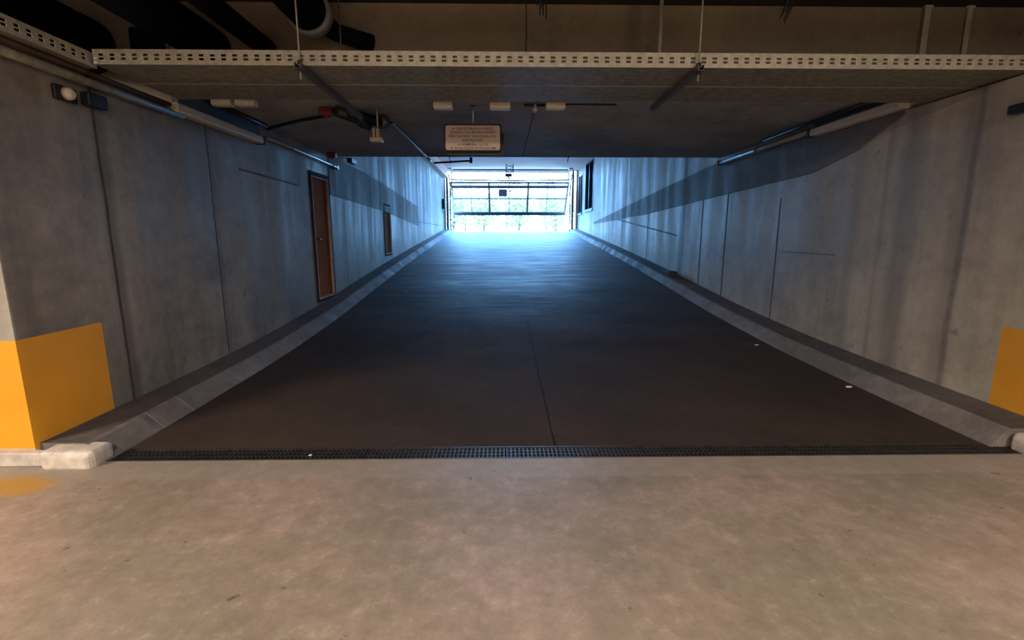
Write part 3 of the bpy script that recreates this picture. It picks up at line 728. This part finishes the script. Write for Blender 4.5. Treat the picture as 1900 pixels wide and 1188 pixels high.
for (x, y, lab) in ((-1.93, 5.62, 'dark red alarm box on the soffit left of the pipe coupling'), (-2.90, 8.55, 'dark red alarm box at the top of the left wall beside the tall door')):
    t = thing('alarm_box', lab, 'alarm', (x, y, 2.86), 'dark red alarm boxes')
    b = MB(); b.box(x - .07, x + .07, y - .06, y + .06, 2.775, 2.858, bevel=.012); b.build('housing', M['red'], t)
    b = MB(); b.tube([(x, y, 2.777), (x, y, 2.755)], [.035, .022], 14); b.build('sounder', M['red'], t)
# camera box beyond soffit edge at left
t = thing('camera_housing', 'small dark camera box on the left wall just past the soffit edge', 'camera', (-3.0, 9.9, 2.9))
b = MB(); b.box(-3.03, -2.93, 9.75, 10.05, 2.86, 2.95, bevel=.01); b.build('housing', M['black_metal'], t)
b = MB(); b.tube([(XL, 9.95, 2.98), (-2.98, 9.92, 2.95)], .012, 8); b.build('bracket', M['conduit'], t)
# conduit end on the left
b = MB(); b.box(-3.10, -3.03, 9.2, 9.28, 2.66, 2.74, bevel=.01)
tag(b.build('conduit_fitting', M['conduit']), 'shiny end fitting of the left conduit above the tall door', 'fitting')
# cable drop below the soffit edge
conduit([(1.22 - .05, 8.9, 2.858), (1.17, 9.04, 2.82), (1.17, 9.04, 2.78)], .008, 'short black cable end dropping at the soffit edge', mat='black_metal', name='cable')

# ------------------------------------------------------------------ gate
G = thing('overhead_gate', 'glazed up and over gate, tilted half open at the top of the ramp', 'gate', (0.38, 26.0, 1.62))
GX0, GX1 = -2.72, 3.46
for x in (GX0 - .25, GX1 + .13):
    b = MB(); b.box(x, x + .10, 25.75, 26.02, 1.62, 4.70); b.build('side_post', M['gatesteel'], G)
# transom light
b = MB(); b.cells('y', 26.05, 26.10, [GX0 - .02, GX0 + .04, -1.72, -1.70, -.70, -.68, .36, .385, 1.36, 1.38, 2.40, 2.42, GX1 - .04, GX1 + .02], [4.32, 4.36, 4.66, 4.72],
        lambda u, v: not (4.36 < v < 4.66 and not any(a < u < c for a, c in ((GX0 - .02, GX0 + .04), (-1.72, -1.70), (-.70, -.68), (.36, .385), (1.36, 1.38), (2.40, 2.42), (GX1 - .04, GX1 + .02)))))
o = b.build('transom_frame', M['casing'], G)
b = MB(); b.box(GX0, GX1, 26.07, 26.078, 4.36, 4.66); b.build('transom_glass', M['glass'], o)
b = MB(); b.tube([(GX0, 25.85, 4.26), (0.4, 25.85, 4.22), (GX1, 25.85, 4.26)], .035, 10); b.build('torsion_bar', M['gateolive'], G)
# tilted leaf, built in its own plane then rotated about its top edge
A = Vector((0, 25.95, 4.16)); Bv = Vector((0, 27.35, 2.62)); Ln = (Bv - A).length
ang = math.atan2((Bv - A).y, -(Bv - A).z)
Rm = Matrix.Translation(A) @ Matrix.Rotation(ang, 4, 'X')
def leafpart(b, name, mat, par=None):
    bmesh.ops.transform(b.bm, matrix=Rm, verts=b.bm.verts)
    return b.build(name, mat, par or G) if par is None else b.build(name, mat, par)
LX0, LX1 = -2.76, 3.46
mull = [(LX0, LX0 + .08), (-1.745, -1.715), (-.80, -.70), (.295, .325), (1.27, 1.37), (2.355, 2.385), (LX1 - .08, LX1)]
us = sorted(set([q for m_ in mull for q in m_]))
rows = [(0, .08), (.22, .37), (1.03, 1.09), (Ln - .12, Ln)]
vs = sorted(set([-q for r_ in rows for q in r_]))
b = MB(); b.cells('y', -.03, .03, us, vs, lambda u, v: any(a < u < c for a, c in mull) or any(a < -v < c for a, c in rows))
lf = leafpart(b, 'leaf_frame', M['gatesteel'])
b = MB(); b.box(LX0 + .07, LX1 - .07, -.004, .004, -Ln + .1, -.07); pane = leafpart(b, 'leaf_glass', M['glass'])
b = MB(); b.box(LX0 - .0, LX1 + .0, -.06, .06, -Ln - .10, -Ln + .02, bevel=.02); leafpart(b, 'bottom_seal', M['gatedark'])
b = MB(); b.box(-.24, .20, -.09, -.035, -.86, -.42, bevel=.01); leafpart(b, 'motor_cover', M['gatebox'])
b = MB(); b.box(.30, .46, -.06, -.035, -.56, -.50, bevel=.005); leafpart(b, 'lock_plate', M['gateolive'])
for s, x in ((1, GX0 - .03), (-1, GX1 + .03)):
    b = MB(); b.tube([(x, 25.2, 4.45), (x, 25.7, 3.95), (x, 25.9, 3.4)], .03, 8); b.tube([(x + s * .06, 25.8, 4.2), (x + s * .06, 26.5, 3.4), (x + s * .06, 27.2, 2.75)], .025, 8); b.build('lift_arm', M['gatesteel'], G)
    b = MB(); b.tube([(x - s * .02, 25.82, 1.63), (x - s * .02, 25.82, 4.0)], .028, 8); b.build('counterweight_tube', M['gatesteel'], G)
b = MB(); b.box(XL + .001, XL + .14, 25.0, 25.25, 2.75, 3.25, bevel=.015)
tag(b.build('control_box', M['black_metal']), 'dark gate control box on the left wall beside the gate post', 'control box')
# lattice mast with opener motor
t = thing('gate_opener', 'dark lattice bracket with motor hanging from the upper ceiling before the gate', 'gate motor', (.33, 24.0, 4.78))
for x in (.14, .48):
    b = MB(); b.box(x - .02, x + .02, 23.98, 24.02, 4.35, 4.78); b.build('mast_post', M['black_metal'], t)
b = MB()
for i in range(3):
    z = 4.37 + i * .13; b.tube([(.14, 24.0, z), (.48, 24.0, z + .13)], .012, 6); b.tube([(.48, 24.0, z), (.14, 24.0, z + .13)], .012, 6)
b.build('lattice', M['gatesteel'], t)
b = MB(); b.box(.10, .42, 23.9, 24.15, 4.22, 4.36, bevel=.03); b.tube([(.20, 24.0, 4.25), (.30, 24.0, 4.12)], .03, 8); b.build('motor', M['black_metal'], t)
# white corner bracket pieces at gate head
for x, s, lab in ((-2.70, 1, 'white diagonal bracket at the upper left of the gate'), (3.44, -1, 'white diagonal bracket at the upper right of the gate')):
    b = MB(); b.tube([(x, 25.3, 4.76), (x + s * .05, 25.6, 4.66), (x + s * .12, 25.7, 4.6)], [.07, .05, .03], 8); b.box(x - .1, x + .1, 25.2, 25.5, 4.70, 4.78)
    tag(b.build('corner_bracket', M['casing']), lab, 'bracket', 'white brackets at the gate head')

# ------------------------------------------------------------------ outside planting
def shrub(x, y, rad, h, n, label, seed):
    rnd = random.Random(seed)
    t = thing('leafy_shrub', label, 'shrub', (x, y, 1.64), 'green shrubs outside the gate')
    b = MB()
    for i in range(n):
        a = rnd.uniform(0, 2 * math.pi); ph = rnd.uniform(-1, 1); q = rnd.random() ** .4
        rr = rad * q * math.sqrt(1 - ph * ph)
        c = Vector((x + rr * math.cos(a), y + rr * math.sin(a) * .7, 1.68 + h * .5 * (1 + ph * q)))
        s = rnd.uniform(.05, .12)
        u = Vector((rnd.uniform(-1, 1), rnd.uniform(-1, 1), rnd.uniform(-1, 1))).normalized(); w = u.orthogonal().normalized()
        if rnd.random() < .5: w = u.cross(w)
        b.face([c - u * s, c + w * s * .45, c + u * s, c - w * s * .45])
    b.build('foliage', M['leaf'], t)
    b = MB()
    for i in range(5):
        a = rnd.uniform(0, 6.28); b.tube([(x, y, 1.64), (x + .15 * math.cos(a), y + .1 * math.sin(a), 1.64 + h * .4), (x + .5 * rad * math.cos(a), y + .4 * rad * math.sin(a), 1.64 + h * .75)], [.04, .03, .012], 6)
    b.build('stem', M['bark'], t)
shrub(-3.5, 34.4, 1.25, 2.9, 2600, 'leafy green shrub seen at the left edge of the gate opening', 1)
shrub(-1.3, 32.4, 1.2, 2.4, 2600, 'low leafy shrub left of the middle of the gate opening', 2)
shrub(1.1, 34.4, 1.3, 2.8, 2600, 'leafy shrub just right of the middle of the gate opening', 3)
shrub(3.5, 32.4, 1.25, 2.6, 2600, 'leafy shrub seen at the right side of the gate opening', 4)
shrub(6.6, 36.2, 1.6, 3.8, 2400, 'tall leafy shrub behind the right gate post', 5)
shrub(-6.2, 36.2, 1.6, 3.8, 2400, 'tall leafy shrub behind the left gate post', 6)
shrub(-2.9, 37.4, 1.65, 3.9, 2800, 'tall bushy tree behind the left half of the shrub row', 7)
shrub(0.3, 39.8, 1.75, 4.3, 2800, 'tall bushy tree behind the middle of the shrub row', 8)
shrub(3.3, 37.3, 1.65, 3.8, 2800, 'tall bushy tree behind the right half of the shrub row', 9)

# ------------------------------------------------------------------ small litter
def scrap(x, y, s, label, z=None, mat='paper', th=.006):
    z = zr(y) if z is None else z
    b = MB(); pts = [(x + s * math.cos(a) * random.uniform(.6, 1), y + s * .7 * math.sin(a) * random.uniform(.6, 1)) for a in [i * 2 * math.pi / 7 for i in range(7)]]
    A_ = [b.bm.verts.new((p[0], p[1], z + .001)) for p in pts]; B_ = [b.bm.verts.new((p[0] + .003, p[1], z + th + random.uniform(0, th))) for p in pts]
    b.bm.faces.new(A_); b.bm.faces.new(B_)
    for i in range(7): b.bm.faces.new((A_[i], A_[(i + 1) % 7], B_[(i + 1) % 7], B_[i]))
    tag(b.build('paper_scrap' if mat == 'paper' else 'rubble_piece', M[mat]), label, 'litter')
scrap(3.38, 4.45, .035, 'white paper scrap at the right kerb, nearer one')
scrap(3.30, 6.05, .03, 'white paper scrap at the right kerb, farther up the ramp')
scrap(-1.95, 9.6, .03, 'tiny white scrap on the dark ramp left of the middle', z=zr(9.6))
scrap(-1.33, 3.10, .016, 'tiny pale scrap lying on the drain grate', z=0.0)
b = MB(); b.box(3.68, 3.86, 10.6, 11.25, zr(10.9) + .10, zr(10.9) + .21, bevel=.03)
for v in b.bm.verts: v.co += Vector((random.uniform(-.015, .015), random.uniform(-.02, .02), random.uniform(-.01, .01)))
tag(b.build('rubble_piece', M['stone']), 'dark lump of rubble lying on the right kerb', 'rubble')
